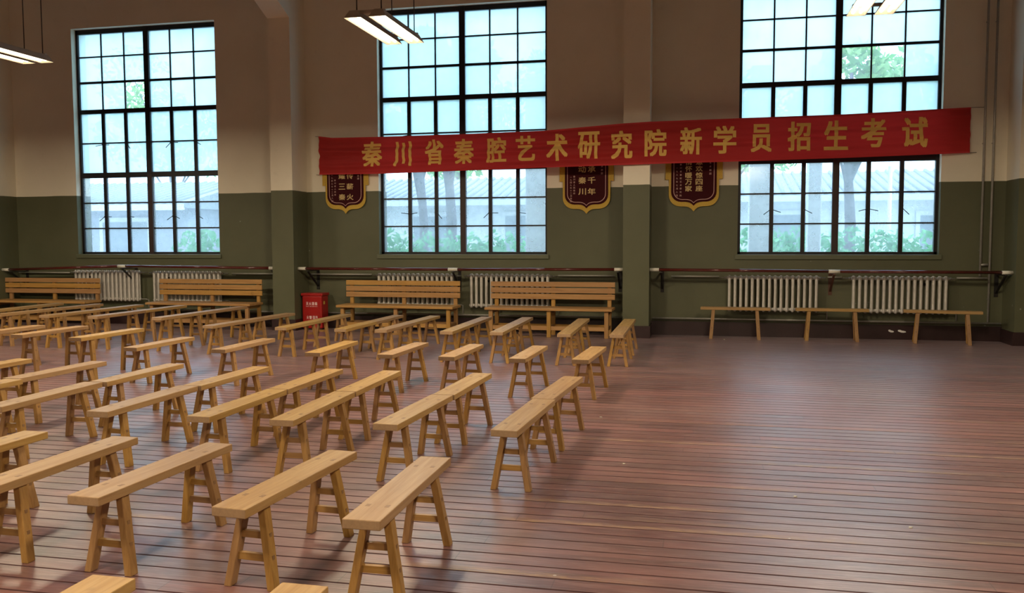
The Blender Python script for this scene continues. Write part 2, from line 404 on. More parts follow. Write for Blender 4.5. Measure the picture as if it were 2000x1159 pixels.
# ================================================================== trestle benches
def make_bench(H):
    root = empty('trestle_bench'); L, Wd, th = 1.15, .183, .046
    bm = B(); box(bm, -L / 2, L / 2, -Wd / 2, Wd / 2, H - th, H, 0, .004)
    for f in bm.faces:
        if abs(f.normal.x) > .9: f.material_index = 1
    bm.normal_update()
    for f in bm.faces: f.material_index = 1 if abs(f.normal.x) > .9 else 0
    for sx in (-1, 1):
        for sy in (-1, 1):                       # ends of the leg tenons let into the top
            x, y = sx * (L / 2 - .215), sy * .048
            box(bm, x - .017, x + .017, y - .011, y + .011, H - .002, H + .0006, 2)
    obj('seat', bm, [W_X, M_END, M_TEN], root)
    zt = H - th
    for sx in (-1, 1):
        tx, fx = sx * (L / 2 - .215), sx * (L / 2 - .178)
        for sy in (-1, 1):
            bm = B(); bar(bm, (fx, sy * .122, 0), (tx, sy * .052, zt), .056, .040, 0, cut='z', bev=.003)
            obj('leg', bm, W_Z, root)
        for fz, hh in ((.375, .036), (.645, .034)):
            z = zt * fz; x = fx + (tx - fx) * fz; yy = .122 + (.052 - .122) * fz
            bm = B(); e = yy + .0205
            box(bm, x - .012, x + .012, -e + .02, e - .02, z - hh / 2, z + hh / 2)
            for sy in (-1, 1): box(bm, x - .010, x + .010, sy * (e - .02), sy * (e + .0008), z - hh / 2 + .004, z + hh / 2 - .004, 1)
            obj('stretcher', bm, [W_Y, M_TEN], root)
    return root
short0, tall0 = make_bench(.45), make_bench(.54)
used = {'s': False, 't': False}
def bench(kind, x, y, deg, label, group):
    src = short0 if kind == 's' else tall0
    o = src if not used[kind] else copy_tree(src)
    used[kind] = True
    o.location = (x, y, 0); o.rotation_euler = (0, 0, math.radians(deg)); tag(o, label, 'bench', group); return o
ordn = ['rightmost', 'second from the right', 'third from the right', 'fourth from the right', 'fifth from the right', 'sixth from the right', 'seventh from the right',
        'eighth from the right', 'ninth from the right', 'tenth from the right', 'eleventh from the right', 'twelfth from the right', 'thirteenth from the right']
for k, (x, y, a) in enumerate([(-1.40, 2.25, 90), (-2.135, 2.17, 90)]):
    bench('s', x, y, a, 'pine bench cut off by the bottom edge, ' + ('right one of the two' if k == 0 else 'left one of the two'), 'benches cut off by the bottom edge')
for k, (x, y, a) in enumerate([(-1.485, 4.115, 90.6), (-2.116, 4.146, 86.1), (-2.932, 4.166, 87.6), (-3.60, 4.205, 89.8), (-4.29, 4.225, 89.5)]):
    bench('s', x, y, a, 'pine bench in the nearest complete row, ' + ordn[k], 'benches of the nearest complete row')
pn = [(-1.230, 6.015, 87.1), (-2.070, 6.040, 87.3), (-2.869, 6.020, 91.2), (-3.496, 6.014, 89.4), (-4.333, 6.025, 89.6), (-5.27, 6.03, 91.0), (-6.12, 6.03, 88.5), (-7.05, 6.05, 90)]
pf = [(-1.179, 7.178, 86.0), (-2.019, 7.205, 88.5), (-2.889, 7.189, 91.0), (-3.488, 7.180, 90.2), (-4.292, 7.190, 88.5), (-5.245, 7.203, 89.5), (-6.155, 7.205, 88.5), (-7.067, 7.22, 90)]
for k, (x, y, a) in enumerate(pn): bench('s', x, y, a, 'near pine bench of an end-to-end pair, second row of tables-height benches, '.replace('tables-height ', '') + ordn[k], 'near benches of the second row pairs')
for k, (x, y, a) in enumerate(pf): bench('s', x, y, a, 'far pine bench of an end-to-end pair, second row of benches, ' + ordn[k], 'far benches of the second row pairs')
S = [('s', -1.199, 9.43, 87.0), ('s', -1.875, 9.38, 88.3), ('s', -2.655, 9.38, 88.5), ('s', -3.365, 9.42, 88.0), ('s', -4.25, 9.41, 91.2), ('s', -5.43, 9.47, 88.9), ('s', -6.55, 9.42, 88.9),
     ('t', -7.36, 9.51, 88.0), ('t', -8.33, 9.66, 88.8), ('t', -9.0, 9.64, 89)]
for k, (t, x, y, a) in enumerate(S):
    bench(t, x, y, a, ('single pine bench' if t == 's' else 'taller single pine bench') + ' in the third row back, ' + ordn[k], 'single benches of the third row')
Q = [('s', -1.09, 12.44, 90.3), ('s', -1.80, 12.40, 91.0), ('s', -2.73, 12.45, 90.8), ('s', -3.42, 12.42, 90.2), ('s', -4.35, 12.46, 88.4), ('s', -4.977, 12.46, 89.2), ('s', -5.92, 12.50, 89.3),
     ('s', -7.035, 12.52, 85.9), ('t', -8.02, 12.69, 86.9), ('t', -9.20, 12.72, 88.9), ('t', -10.08, 12.72, 89), ('t', -11.0, 12.78, 87.5), ('t', -11.80, 12.85, 93.5)]
for k, (t, x, y, a) in enumerate(Q):
    c_, s_ = math.cos(math.radians(a)) * .578, math.sin(math.radians(a)) * .578
    kd = 'pine' if t == 's' else 'taller pine'
    bench(t, x - c_, y - s_, a, 'near %s bench of an end-to-end pair, row nearest the radiators, %s' % (kd, ordn[k]), 'near benches of the last row pairs')
    bench(t, x + c_, y + s_, a, 'far %s bench of an end-to-end pair, row nearest the radiators, %s' % (kd, ordn[k]), 'far benches of the last row pairs')
for x, y, a, lb in [(.567, 15.13, -2, 'pine bench by the right wall bay, standing along the wall, left of three'), (2.13, 15.13, -2, 'pine bench by the right wall bay, standing along the wall, middle of three'),
                    (3.81, 15.02, -9, 'pine bench by the right wall bay, angled off the wall, right of three')]:
    bench('t', x, y, a, lb, 'benches along the wall under the right window')

# ================================================================== benches with backs
def make_back_bench():
    root = empty('backrest_bench'); L = 2.25; H = .515
    bm = B(); box(bm, -L / 2, L / 2, 0, .49, H - .045, H, 0, .006); obj('seat', bm, W_BX, root)
    for z0, z1 in ((.642, .735), (.752, .845), (.864, .952)):
        bm = B(); box(bm, -L / 2 + .0, L / 2, .455, .48, z0, z1, 0, .005); obj('back_slat', bm, W_BX, root)
    for x in (-L / 2 + .10, 0.02, L / 2 - .10):
        bm = B(); bar(bm, (x, .08, 0), (x, .08, H - .045), .07, .06, cut='z', bev=.004); obj('front_leg', bm, W_BZ, root)
        bm = B(); bar(bm, (x, .51, 0), (x, .51, .93), .07, .05, cut='z', bev=.004); obj('rear_post', bm, W_BZ, root)
        for z0 in (.13, H - .105):
            bm = B(); box(bm, x - .02, x + .02, .10, .49, z0, z0 + .06); obj('side_rail', bm, W_Y, root)
    for y in (.08, .51):
        bm = B(); box(bm, -L / 2 + .10, L / 2 - .10, y - .015, y + .015, .125, .195, 0, .004); obj('long_stretcher', bm, W_BX, root)
    return root
for k, (x, y, a, lb) in enumerate([(-12.98, 14.66, 0, 'long pine bench with slatted backrest at the far left, cut by the photo edge'),
                                   (-9.40, 14.66, -1, 'long pine bench with slatted backrest under the left window, beside the pillar'),
                                   (-5.44, 14.66, -1.5, 'long pine bench with slatted backrest right of the red box'),
                                   (-2.61, 14.62, -1, 'long pine bench with slatted backrest beside the middle pillar')]):
    if k == 0: bb = bb0 = make_back_bench()
    else: bb = copy_tree(bb0)
    bb.location = (x, y, 0); bb.rotation_euler = (0, 0, math.radians(a)); tag(bb, lb, 'bench', 'benches with backrests against the window wall')

# ================================================================== radiators
def make_radiator(n=16, pitch=.0955, z0=.45, z1=1.08):
    root = empty('cast_iron_radiator'); bm = B()
    for y in (-.035, .035):
        tube(bm, [(0, y, z0), (0, y, z0 + .03), (0, y, z0 + .09), (0, y, (z0 + z1) / 2), (0, y, z1 - .09), (0, y, z1 - .03), (0, y, z1)], [.014, .029, .026, .024, .026, .029, .014] if y < 0 else [.012, .022, .020, .018, .020, .022, .012], 10)
    for z in (z0 + .045, z1 - .045):
        tube(bm, [(0, -.035, z), (0, .035, z)], .024, 10)
        tube(bm, [(-pitch / 2, 0, z), (-.03, 0, z), (.03, 0, z), (pitch / 2, 0, z)], [.022, .030, .030, .022], 12)
    s0 = obj('section', bm, M_RAD, root, True)
    s0.location = (-(n - 1) / 2 * pitch, 0, 0)
    for k in range(1, n):
        s = s0.copy(); C.objects.link(s); s.parent = root; s.location = ((k - (n - 1) / 2) * pitch, 0, 0)
    for sx in (-1, 1):
        bm = B(); box(bm, sx * .42 - .012, sx * .42 + .012, -.03, D - 15.37, z1 - .16, z1 - .12); obj('wall_bracket', bm, M_BRACK, root)
        bm = B(); tube(bm, [(sx * (n * pitch / 2 - .01), 0, z1 - .045), (sx * (n * pitch / 2 + .09), 0, z1 - .045), (sx * (n * pitch / 2 + .11), .07, z1 - .045)], .012, 8)
        tube(bm, [(sx * (n * pitch / 2), 0, z1 - .045), (sx * (n * pitch / 2 + .035), 0, z1 - .045)], .022, 8); obj('valve_pipe', bm, M_STEEL, root)
    bm = B(); e = n * pitch / 2
    tube(bm, [(e - .01, 0, z0 + .045), (e + .12, 0, z0 + .045), (e + .14, .05, z0 + .03), (e + .14, .05, .33)], .012, 8); obj('drain_pipe', bm, M_STEEL, root)
    return root
for k, (x, dz, lb) in enumerate([(-11.87, .03, 'grey cast-iron radiator at the far left, half behind the bench back'), (-10.05, .02, 'grey cast-iron radiator under the left window beside the pillar'),
                                 (-5.25, 0, 'grey cast-iron radiator under the middle window, left one'), (-3.44, 0, 'grey cast-iron radiator under the middle window, right one'),
                                 (1.19, 0, 'grey cast-iron radiator under the right window, left one'), (3.22, 0, 'grey cast-iron radiator under the right window, right one')]):
    if k == 0: ra = ra0 = make_radiator()
    else: ra = copy_tree(ra0)
    ra.location = (x, 15.37, dz); tag(ra, lb, 'radiator', 'cast-iron radiators under the windows')

# ================================================================== pipes
def pipe(name, paths, r, label, sup=()):
    bm = B()
    for p in paths: tube(bm, p, r, 8)
    for (a, b) in sup: tube(bm, [a, b], r * .6, 6)
    o = obj(name, bm, M_STEEL); tag(o, label, 'pipe'); return o
bays = [(PILLARS[0][1], PILLARS[1][0]), (PILLARS[1][1], PILLARS[2][0]), (PILLARS[2][1], 4.84)]
bn = ['left', 'middle', 'right']
gaps = [[(-14.05, -12.80), (-9.10, -8.15)], [(-7.42, -6.15), (-2.55, -1.52)], [(-.52, .30), (2.10, 2.33), (4.12, 4.58)]]
for (a, b), nm, gp in zip(bays, bn, gaps):
    for q, (g0, g1) in enumerate(gp):
        wh = {0: 'left', len(gp) - 1: 'right'}.get(q, 'middle')
        pipe('heating_pipe', [[(g0, 15.44, 1.05), (g1, 15.44, 1.05)]], .015, 'grey heating pipe below the barre, %s end of the %s wall bay' % (wh, nm),
             [((g0 + .05, 15.44, 1.05), (g0 + .05, D - .001, 1.05)), ((g1 - .05, 15.44, 1.05), (g1 - .05, D - .001, 1.05))])
    pipe('heating_pipe', [[(a + .03, 15.44, .305), (b - .03, 15.44, .305)]], .017, 'long grey heating pipe above the skirting in the %s wall bay' % nm,
         [((a + .3 + k * (b - a - .6) / 4, 15.44, .305), (a + .3 + k * (b - a - .6) / 4, D - .001, .305)) for k in range(5)])
pipe('riser_pipe', [[(4.47, 15.44, 1.08), (4.47, 15.44, ZC)], [(4.47, 15.44, 1.27), (4.585, 15.44, 1.27)]], .019, 'left one of two vertical grey pipes beside the right window', [((4.47, 15.44, z), (4.47, D - .001, z)) for z in (1.5, 3.25, 5.2, 7)])
pipe('riser_pipe', [[(4.61, 15.44, .32), (4.61, 15.44, ZC)]], .019, 'right one of two vertical grey pipes, running down to the skirting', [((4.61, 15.44, z), (4.61, D - .001, z)) for z in (.7, 3.25, 5.2, 7)])

# ================================================================== ballet barres
YR = 15.07
def barre(x0, z0, xm, zm, x1, z1, label, rust):
    root = empty('ballet_barre', ((x0 + x1) / 2, YR, 0)); ox = (x0 + x1) / 2; tag(root, label, 'barre', 'dark red ballet barres along the wall')
    P = lambda x, z, y=0: (x - ox, y, z)
    for a, b in (((x0 + .12, z0), (xm - .06, zm)), ((xm + .06, zm), (x1 - .12, z1))):
        bm = B(); tube(bm, [P(*a), P(*b)], .027, 14); obj('rail', bm, M_RAIL, root)
    for a, b in (((x0, z0), (x0 + .16, z0)), ((xm - .09, zm), (xm + .09, zm)), ((x1 - .16, z1), (x1, z1))):
        bm = B(); tube(bm, [P(*a), P(*b)], .031, 14); obj('sleeve', bm, M_SLEEVE, root)
    for x, z, m in ((x0 + .2, z0, M_BRACK), (xm, zm, M_BRACK2 if rust else M_BRACK), (x1 - .1, z1, M_BRACK)):
        bm = B(); yw = D - YR
        bar(bm, P(x, z - .045, -.03), P(x, z - .045, yw), .035, .02); bar(bm, P(x, z - .05, 0), P(x, z - .36, yw), .035, .02)
        box(bm, x - ox - .03, x - ox + .03, yw - .012, yw, z - .42, z - .02)
        obj('bracket', bm, m, root)
barre(-14.11, 1.12, -11.30, 1.20, -7.93, 1.175, 'dark red ballet barre in the left wall bay, sagging at its left end', False)
barre(-7.49, 1.17, -4.43, 1.165, -1.33, 1.178, 'dark red ballet barre in the middle wall bay behind the backrest benches', False)
barre(-.88, 1.178, 2.15, 1.160, 4.84, 1.155, 'dark red ballet barre in the right wall bay over three plain benches', True)

# ================================================================== lettering
_fc = {}
def glyph(ch, bold=.0):
    """outline of one character as a list of (verts, faces) in a unit box 0..1"""
    key = (ch, bold)
    if key in _fc: return _fc[key]
    cu = bpy.data.curves.new('t', 'FONT'); cu.body = ch; cu.size = 1; cu.offset = bold; cu.resolution_u = 3
    o = bpy.data.objects.new('t', cu); C.objects.link(o)
    dg = bpy.context.evaluated_depsgraph_get(); me = bpy.data.meshes.new_from_object(o.evaluated_get(dg))
    vs = [(v.co.x, v.co.y) for v in me.vertices]; fs = [tuple(p.vertices) for p in me.polygons]
    bpy.data.objects.remove(o); bpy.data.curves.remove(cu); bpy.data.meshes.remove(me)
    if vs:
        x0, x1 = min(v[0] for v in vs), max(v[0] for v in vs); y0, y1 = min(v[1] for v in vs), max(v[1] for v in vs)
        vs = [((x - x0) / max(x1 - x0, 1e-6), (y - y0) / max(y1 - y0, 1e-6)) for x, y in vs]
        asp = (x1 - x0) / max(y1 - y0, 1e-6)
    else: asp = 1
    _fc[key] = (vs, fs, asp); return _fc[key]
def put(bm, ch, cx, cz, wd, ht, fn, bold=.0, cut=0, mi=0):
    """add a character centred on (cx, cz); fn maps (x, z) to a point"""
    if bold:
        for k, (a, b) in enumerate(((-1, -1), (1, 1), (1, -1), (-1, 1))):
            put(bm, ch, cx + a * bold * ht * .55, cz + b * bold * ht * .4, wd and wd * (1 - bold), ht * (1 - bold), lambda x, z, k=k: fn(x, z, k), 0, cut, mi)
        return
    vs, fs, asp = glyph(ch, 0)
    if not vs: return
    if wd is None: wd = min(ht * asp, ht * 1.2)
    if asp > 3: ht = wd * .14                       # the stroke of the digit one stays a stroke
    t = bmesh.new(); vv = [t.verts.new((cx + (x - .5) * wd, cz + (y - .5) * ht, 0)) for x, y in vs]
    for f in fs:
        try: t.faces.new([vv[i] for i in f])
        except ValueError: pass
    if cut:
        for ax, c0, ln in ((0, cx, wd), (1, cz, ht)):
            k = int(ln / cut)
            for i in range(-k, k + 1):
                co = [0, 0, 0]; co[ax] = c0 + i * cut; no = [0, 0, 0]; no[ax] = 1
                bmesh.ops.bisect_plane(t, geom=list(t.verts) + list(t.edges) + list(t.faces), plane_co=co, plane_no=no)
    t.verts.index_update(); nv = [bm.verts.new(fn(v.co.x, v.co.y)) for v in t.verts]
    for f in t.faces:
        fa = bm.faces.new([nv[v.index] for v in f.verts]); fa.material_index = mi
    t.free()

# ================================================================== banner
TOP = [(-7.17, 3.689), (-6.9, 3.65), (-5.905, 3.628), (-4.289, 3.612), (-2.706, 3.61), (-1.334, 3.671), (-0.868, 3.686), (0.556, 3.717), (2.285, 3.753), (4.261, 3.832)]
BOT = [(-7.20, 2.959), (-5.915, 2.946), (-4.294, 2.956), (-2.707, 2.966), (-1.331, 2.969), (-0.863, 2.976), (0.566, 3.002), (2.3, 3.039), (4.244, 3.096)]
def lerp(t, x):
    if x <= t[0][0]: return t[0][1]
    for (a, b), (c, d) in zip(t, t[1:]):
        if x <= c: return b + (d - b) * (x - a) / (c - a)
    return t[-1][1]
def plan_y(x):
    if x < -1.33: return 15.47 + (x + 7.2) * (14.865 - 15.47) / 5.87
    if x > -.88: return 14.865 + (x + .88) * (15.47 - 14.865) / 5.14
    return 14.865
def fold(x, v):
    """shallow creases pulled out from the pillar and from the left corner"""
    p = math.sin(v * 17 + x * .9) * .009 + math.sin(v * 31 - x * .55 + 1) * .006 + math.sin(v * 9 + x * 2.1) * .004
    return 1.9 * p * (.35 + .65 * math.sin(min(max(v, 0), 1) * PI)) * (1.25 if x < -1.33 else .8)
def ban(x, z, lift=0):
    zt, zb = lerp(TOP, x), lerp(BOT, x); v = (z - zb) / (zt - zb)
    return (x, plan_y(x) + fold(x, v) - .045 - lift, z)
root = empty('hanging_banner', (0, 0, 0)); tag(root, 'long red cloth banner with yellow characters strung across the pillar and windows', 'banner')
bm = B(); nx, nz = 300, 26; g = []
for i in range(nx + 1):
    x = -7.185 + (4.252 + 7.185) * i / nx; zt, zb = lerp(TOP, x), lerp(BOT, x)
    g.append([bm.verts.new(ban(x, zb + (zt - zb) * j / nz)) for j in range(nz + 1)])
for i in range(nx):
    for j in range(nz):
        f = bm.faces.new([g[i][j], g[i + 1][j], g[i + 1][j + 1], g[i][j + 1]]); f.smooth = True
def mat_cloth(name, a, b, tl=.35):
    n = N(name); co = n.coord(); f = n.noise(n.mapping(co, (1.2, 1.2, 9)), 2.0, 5, .6); wv = n.noise(co, 240, 1)
    c = n.mix(f, a, b); d = n.n('ShaderNodeBsdfPrincipled', {'Base Color': c, 'Roughness': .7, 'Normal': n.bump(wv, .15, .002), 'Sheen Weight': .2})
    t = n.n('ShaderNodeBsdfTranslucent', {0: c}); m = n.n('ShaderNodeMixShader', {0: tl})
    n.t.links.new(d.outputs[0], m.inputs[1]); n.t.links.new(t.outputs[0], m.inputs[2]); n.t.links.new(m.outputs[0], n.out.inputs[0]); return n.m
M_BAN = mat_cloth('red_banner_cloth', (.42, .010, .010), (.52, .020, .016), .30)
M_BTX = mat_cloth('yellow_printed_lettering', (.88, .56, .13), (.96, .66, .18), .22)
M_HEM = mat_cloth('red_banner_hem', (.55, .02, .025), (.60, .03, .03), .2)
obj('cloth', bm, M_BAN, root)
for tb, s in ((TOP, -1), (BOT, 1)):
    bm = B()
    for i in range(nx):
        xa = -7.185 + 11.437 * i / nx; xb = -7.185 + 11.437 * (i + 1) / nx
        q = [ban(xa, lerp(tb, xa), .003), ban(xb, lerp(tb, xb), .003), ban(xb, lerp(tb, xb) + s * .028, .003), ban(xa, lerp(tb, xa) + s * .028, .003)]
        bm.faces.new([bm.verts.new(p) for p in q])
    obj('hem', bm, M_HEM, root)
chars = [(-6.054, 3.316, 0.41, 0.47), (-5.435, 3.294, 0.36, 0.46), (-4.8, 3.306, 0.36, 0.46), (-4.221, 3.299, 0.38, 0.45), (-3.605, 3.301, 0.37, 0.45), (-3.06, 3.314, 0.35, 0.44), (-2.485, 3.31, 0.38, 0.47),
         (-1.92, 3.325, 0.38, 0.47), (-1.351, 3.312, 0.36, 0.48), (-0.782, 3.332, 0.36, 0.46), (-0.198, 3.354, 0.35, 0.46), (0.357, 3.367, 0.37, 0.47), (0.948, 3.383, 0.33, 0.47), (1.559, 3.403, 0.36, 0.49), (2.148, 3.411, 0.38, 0.49), (2.74, 3.444, 0.39, 0.48), (3.391, 3.441, 0.4, 0.5)]
for ch, (cx, cz, wd, ht) in zip('秦川省秦腔艺术研究院新学员招生考试', chars):
    bm = B(); put(bm, ch, cx, cz, wd, ht, lambda x, z, k=0: ban(x, z, .009 + k * .0006), .05, .03)
    obj('character', bm, M_BTX, root)
for (x, z, dx) in ((-7.18, 3.69, -.12), (-7.19, 2.96, -.10), (4.26, 3.83, .22), (4.24, 3.10, .14)):
    bm = B(); tube(bm, [(x, 15.44, z), (x + dx, D, z + .01)], .004, 6); obj('tie_cord', bm, M_WIRE, root)

# ================================================================== pennants
def outline(wd, top, bot, tip, r=.16):
    """shield outline: straight sides, round lower corners, ogee point in the middle"""
    h = wd / 2; pts = [(-h, top), (-h, bot + r)]
    for k in range(1, 7): a = PI + k * PI / 12; pts.append((-h + r + r * math.cos(a), bot + r + r * math.sin(a)))
    for k in range(1, 7):
        t = k / 6; pts.append((-h + r + (h - r) * t, bot - (bot - tip) * t ** 4))
    pts += [(-x, z) for x, z in reversed(pts[:-1])]
    return pts
def pennant(cx, wd, tip, label, cols, sm, rot=0):
    y = D - .04; root = empty('velvet_pennant', (cx, y, tip)); tag(root, label, 'pennant', 'maroon velvet pennants hung behind the banner')
    top = 3.48 - tip; bt = .17
    bm = B(); prism(bm, outline(wd + .06, top, bt - .10 + .02, 0, .20), .0, .012); obj('fringe', bm, M_GOLD, root)
    bm = B(); prism(bm, outline(wd - .02, top, bt, .10, .17), -.012, .0); obj('velvet', bm, M_VELVET, root)
    bm = B(); o1 = outline(wd - .10, top - .03, bt + .035, .145, .15); o2 = outline(wd - .122, top - .03, bt + .046, .157, .142)
    for i in range(len(o1) - 1):
        bm.faces.new([bm.verts.new((p[0], -.0135, p[1])) for p in (o1[i], o1[i + 1], o2[i + 1], o2[i])])
    obj('piping', bm, M_PTXT, root)
    for s, (x, z0, dz, sz) in cols:
        bm = B()
        for i, ch in enumerate(s): put(bm, ch, x, z0 - i * dz, sz * 1.08, sz * .92, lambda a, b, k=0: (a, -.0145 - k * .0004, b), .045)
        obj('lettering', bm, M_GTXT, root)
    for s, (x, z0, dz, sz) in sm:
        bm = B()
        for i, ch in enumerate(s): put(bm, ch, x, z0 - i * dz, sz, sz, lambda a, b, k=0: (a, -.0142 - k * .0004, b), .03)
        obj('small_lettering', bm, M_PTXT, root)
    for sx in (-1, 1):
        bm = B(); box(bm, sx * (wd / 2 + .06) - .03, sx * (wd / 2 + .06) + .03, -.005, .015, top - .73, top); obj('tassel', bm, M_GOLD, root)
    bm = B(); tube(bm, [(-wd / 2 - .1, 0.01, top), (wd / 2 + .1, 0.01, top)], .018, 10); tube(bm, [(0, .01, top), (0, .04, top + .05)], .006, 6)
    obj('hanging_rod', bm, M_GOLD, root)
pennant(-6.68, .76, 2.21, 'maroon velvet pennant with gold fringe under the left end of the banner', [('传薪火', (.10, .72, .20, .125)), ('耀三秦', (-.065, .72, .20, .125))],
        [('艺术剧团', (.27, .83, .055, .035)), ('一九四九年十二月八日', (-.265, .74, .055, .032)), ('秦川省人民政', (-.205, .64, .055, .032))])
pennant(-2.04, .80, 2.165, 'maroon velvet pennant with gold fringe between middle window and pillar', [('承千年', (.095, .80, .20, .13)), ('动秦川', (-.075, .80, .20, .13))],
        [('艺术剧团', (.28, .90, .06, .035)), ('一九四九年十二月四日', (-.28, .66, .048, .032)), ('秦川省人民政府', (-.22, .67, .05, .034))])
pennant(-.15, .80, 2.19, 'maroon velvet pennant with gold fringe right of the middle pillar', [('意欢惊四座', (.09, .86, .115, .11)), ('情怀暖万家', (-.09, .86, .115, .11))],
        [('院艺术剧团', (.28, .90, .062, .034)), ('一九八九年七月八日', (-.29, .76, .060, .033)), ('秦川省秦腔艺术研究院', (-.225, .82, .060, .034))])

# ================================================================== red extinguisher box
root = empty('fire_extinguisher_box', (-7.24, 15.26, 0), 0); tag(root, 'red metal fire extinguisher box with white lettering beside the left pillar', 'box')
bm = B(); box(bm, -.205, .205, -.15, .15, .02, .655, 0, .03); obj('body', bm, M_RED, root)
bm = B(); box(bm, -.222, .222, -.165, .16, .645, .70, 0, .014); obj('lid', bm, M_RED, root)
bm = B(); box(bm, -.19, .19, -.13, .13, 0, .03); obj('foot', bm, M_BRACK, root)
bm = B()
for ch, x in zip('灭火器箱', (-.095, -.035, .025, .085)): put(bm, ch, x, .50, .048, .062, lambda a, b, k=0: (a, -.1512 - k * .0003, b), .04)
for k, ch in enumerate('FIREEXTINGUISHERBOX'): put(bm, ch, -.115 + k * .0125, .447, .009, .014, lambda a, b, k=0: (a, -.1512, b), .0)
obj('lettering', bm, M_WHITE, root); bm = B()
for ch, x, wd in zip('火警119', (-.09, -.03, .025, .055, .095), (.045, .052, .012, .012, .03)): put(bm, ch, x, .235, wd, .065, lambda a, b, k=0: (a, -.1512 - k * .0003, b), .04)
obj('lettering', bm, M_WHITE, root)
bm = B(); box(bm, .2045, .2065, -.075, -.02, .485, .545); obj('yellow_sticker', bm, M_YEL, root)

# small scraps on the boards and the torn paper on the skirting
def scrap(x, y, s, label):
    bm = B(); r = random.Random(int(x * 100)); pts = [(x + s * math.cos(a) * r.uniform(.6, 1.2), y + s * .6 * math.sin(a) * r.uniform(.6, 1.2)) for a in [k * PI / 3 for k in range(6)]]
    a = [bm.verts.new((p[0], p[1], .001)) for p in pts]; b = [bm.verts.new((p[0], p[1], .006)) for p in pts]
    bm.faces.new(a); bm.faces.new(b)
    for i in range(6): bm.faces.new([a[i], a[(i + 1) % 6], b[(i + 1) % 6], b[i]])
    tag(obj('paper_scrap', bm, M_SLEEVE), label, 'scrap', 'tiny paper scraps on the floor')
scrap(.62, 5.85, .012, 'tiny white paper scrap on the open floor, nearest the frame bottom right')
scrap(-.93, 8.13, .014, 'tiny white paper scrap on the floor beside the pair bench legs')
scrap(1.22, 5.35, .012, 'tiny white paper scrap on the floor near the right edge')
scrap(.39, 14.95, .02, 'tiny white paper scrap on the floor by the right wall benches')
scrap(-.56, 6.45, .011, 'tiny white paper scrap on the floor right of the front pair bench')
for x, wd, lb in ((3.14, .09, 'left'), (3.31, .13, 'right')):
    bm = B(); r = random.Random(3)
    pts = [(-.5, .25), (-.45, .55), (-.2, .6), (0, .35), (.2, .3), (.45, .1), (.5, -.2), (.2, -.35), (-.1, -.3), (-.4, 0)]
    prism(bm, [(x + p * wd, .135 + q * .05) for p, q in pts], D - t_ - .004, D - t_ + .002)
    tag(obj('torn_paper', bm, plain('torn_white_paper', (.75, .74, .70), .7)), '%s one of two torn white paper bits stuck on the black skirting' % lb, 'paper', 'torn paper bits on the skirting')

# ================================================================== outside
def mat_leaf(name, a, b):
    n = N(name); rnd = n.n('ShaderNodeNewGeometry').outputs['Random Per Island']; c = n.mix(rnd, a, b)
    d = n.n('ShaderNodeBsdfDiffuse', {0: c}); t = n.n('ShaderNodeBsdfTranslucent', {0: c}); m = n.n('ShaderNodeMixShader', {0: .35})
    n.t.links.new(d.outputs[0], m.inputs[1]); n.t.links.new(t.outputs[0], m.inputs[2]); n.t.links.new(m.outputs[0], n.out.inputs[0]); return n.m
M_LEAF = mat_leaf('tree_leaves', (.14, .38, .10), (.42, .66, .24))
M_HEDGE = mat_leaf('hedge_leaves', (.10, .42, .18), (.34, .70, .36))
M_BARK = plain('grey_bark', (.16, .14, .15), .9)
M_GROUND = plain('pale_courtyard_paving', (.52, .52, .50), .9, 0, .1, 2)
M_HOUSE = plain('pale_house_wall', (.88, .90, .90), .8)
M_ROOF = plain('grey_roof_tiles', (.40, .43, .46), .8, 0, .3, 12)
M_DOORX = plain('grey_house_door', (.36, .40, .44), .6)
M_COL = plain('pale_concrete_column', (.76, .77, .78), .8)
M_TRIM = plain('white_house_trim', (.85, .86, .86), .7)
bm = B(); box(bm, -60, 50, D + .42, 75, -.4, -.2); struct(obj('ground', bm, M_GROUND))
def leaves(bm, c, rad, n, s, seed):
    r = random.Random(seed)
    for _ in range(n):
        v = Vector((r.gauss(0, 1), r.gauss(0, 1), r.gauss(0, 1))); v.normalize(); v *= r.uniform(.45, 1.0) ** .5
        p = Vector((c[0] + v.x * rad[0], c[1] + v.y * rad[1], c[2] + v.z * rad[2]))
        a = Vector((r.uniform(-1, 1), r.uniform(-1, 1), r.uniform(-1, 1))).normalized(); b = a.cross(Vector((r.uniform(-1, 1), r.uniform(-1, 1), r.uniform(-1, 1)))).normalized()
        q = s * r.uniform(.6, 1.3)
        bm.faces.new([bm.verts.new(p + a * q), bm.verts.new(p + b * q * .5), bm.verts.new(p - a * q), bm.verts.new(p - b * q * .5)])
def hedge(x0, x1, y, ztop, label, seed):
    bm = B(); r = random.Random(seed); x = x0
    while x < x1:
        leaves(bm, (x, y, ztop / 2 - .15 + r.uniform(-.08, .08)), (.55, .5, ztop / 2 + .1), 420, .10, seed + int(x * 10)); x += .55
    root = empty('hedge', ((x0 + x1) / 2, y, -.2)); o = obj('foliage', bm, M_HEDGE); o.parent = root; o.matrix_parent_inverse = Matrix.Translation(root.location).inverted()
    bm = B()
    for k in range(int((x1 - x0) / .8)): tube(bm, [(x0 + .4 + k * .8, y, -.22), (x0 + .45 + k * .8, y, .5)], .03, 6)
    o = obj('stems', bm, M_BARK); o.parent = root; o.matrix_parent_inverse = Matrix.Translation(root.location).inverted()
    tag(root, label, 'hedge')
hedge(-9.0, -4.6, 21, 1.98, 'green hedge outside, seen through the lower panes of the middle window', 11)
hedge(1.1, 6.2, 21, 2.0, 'green hedge outside, seen through the lower panes of the right window', 23)
hedge(-13.0, -12.0, 20, 2.1, 'small green bush outside, at the right edge of the left window', 31)
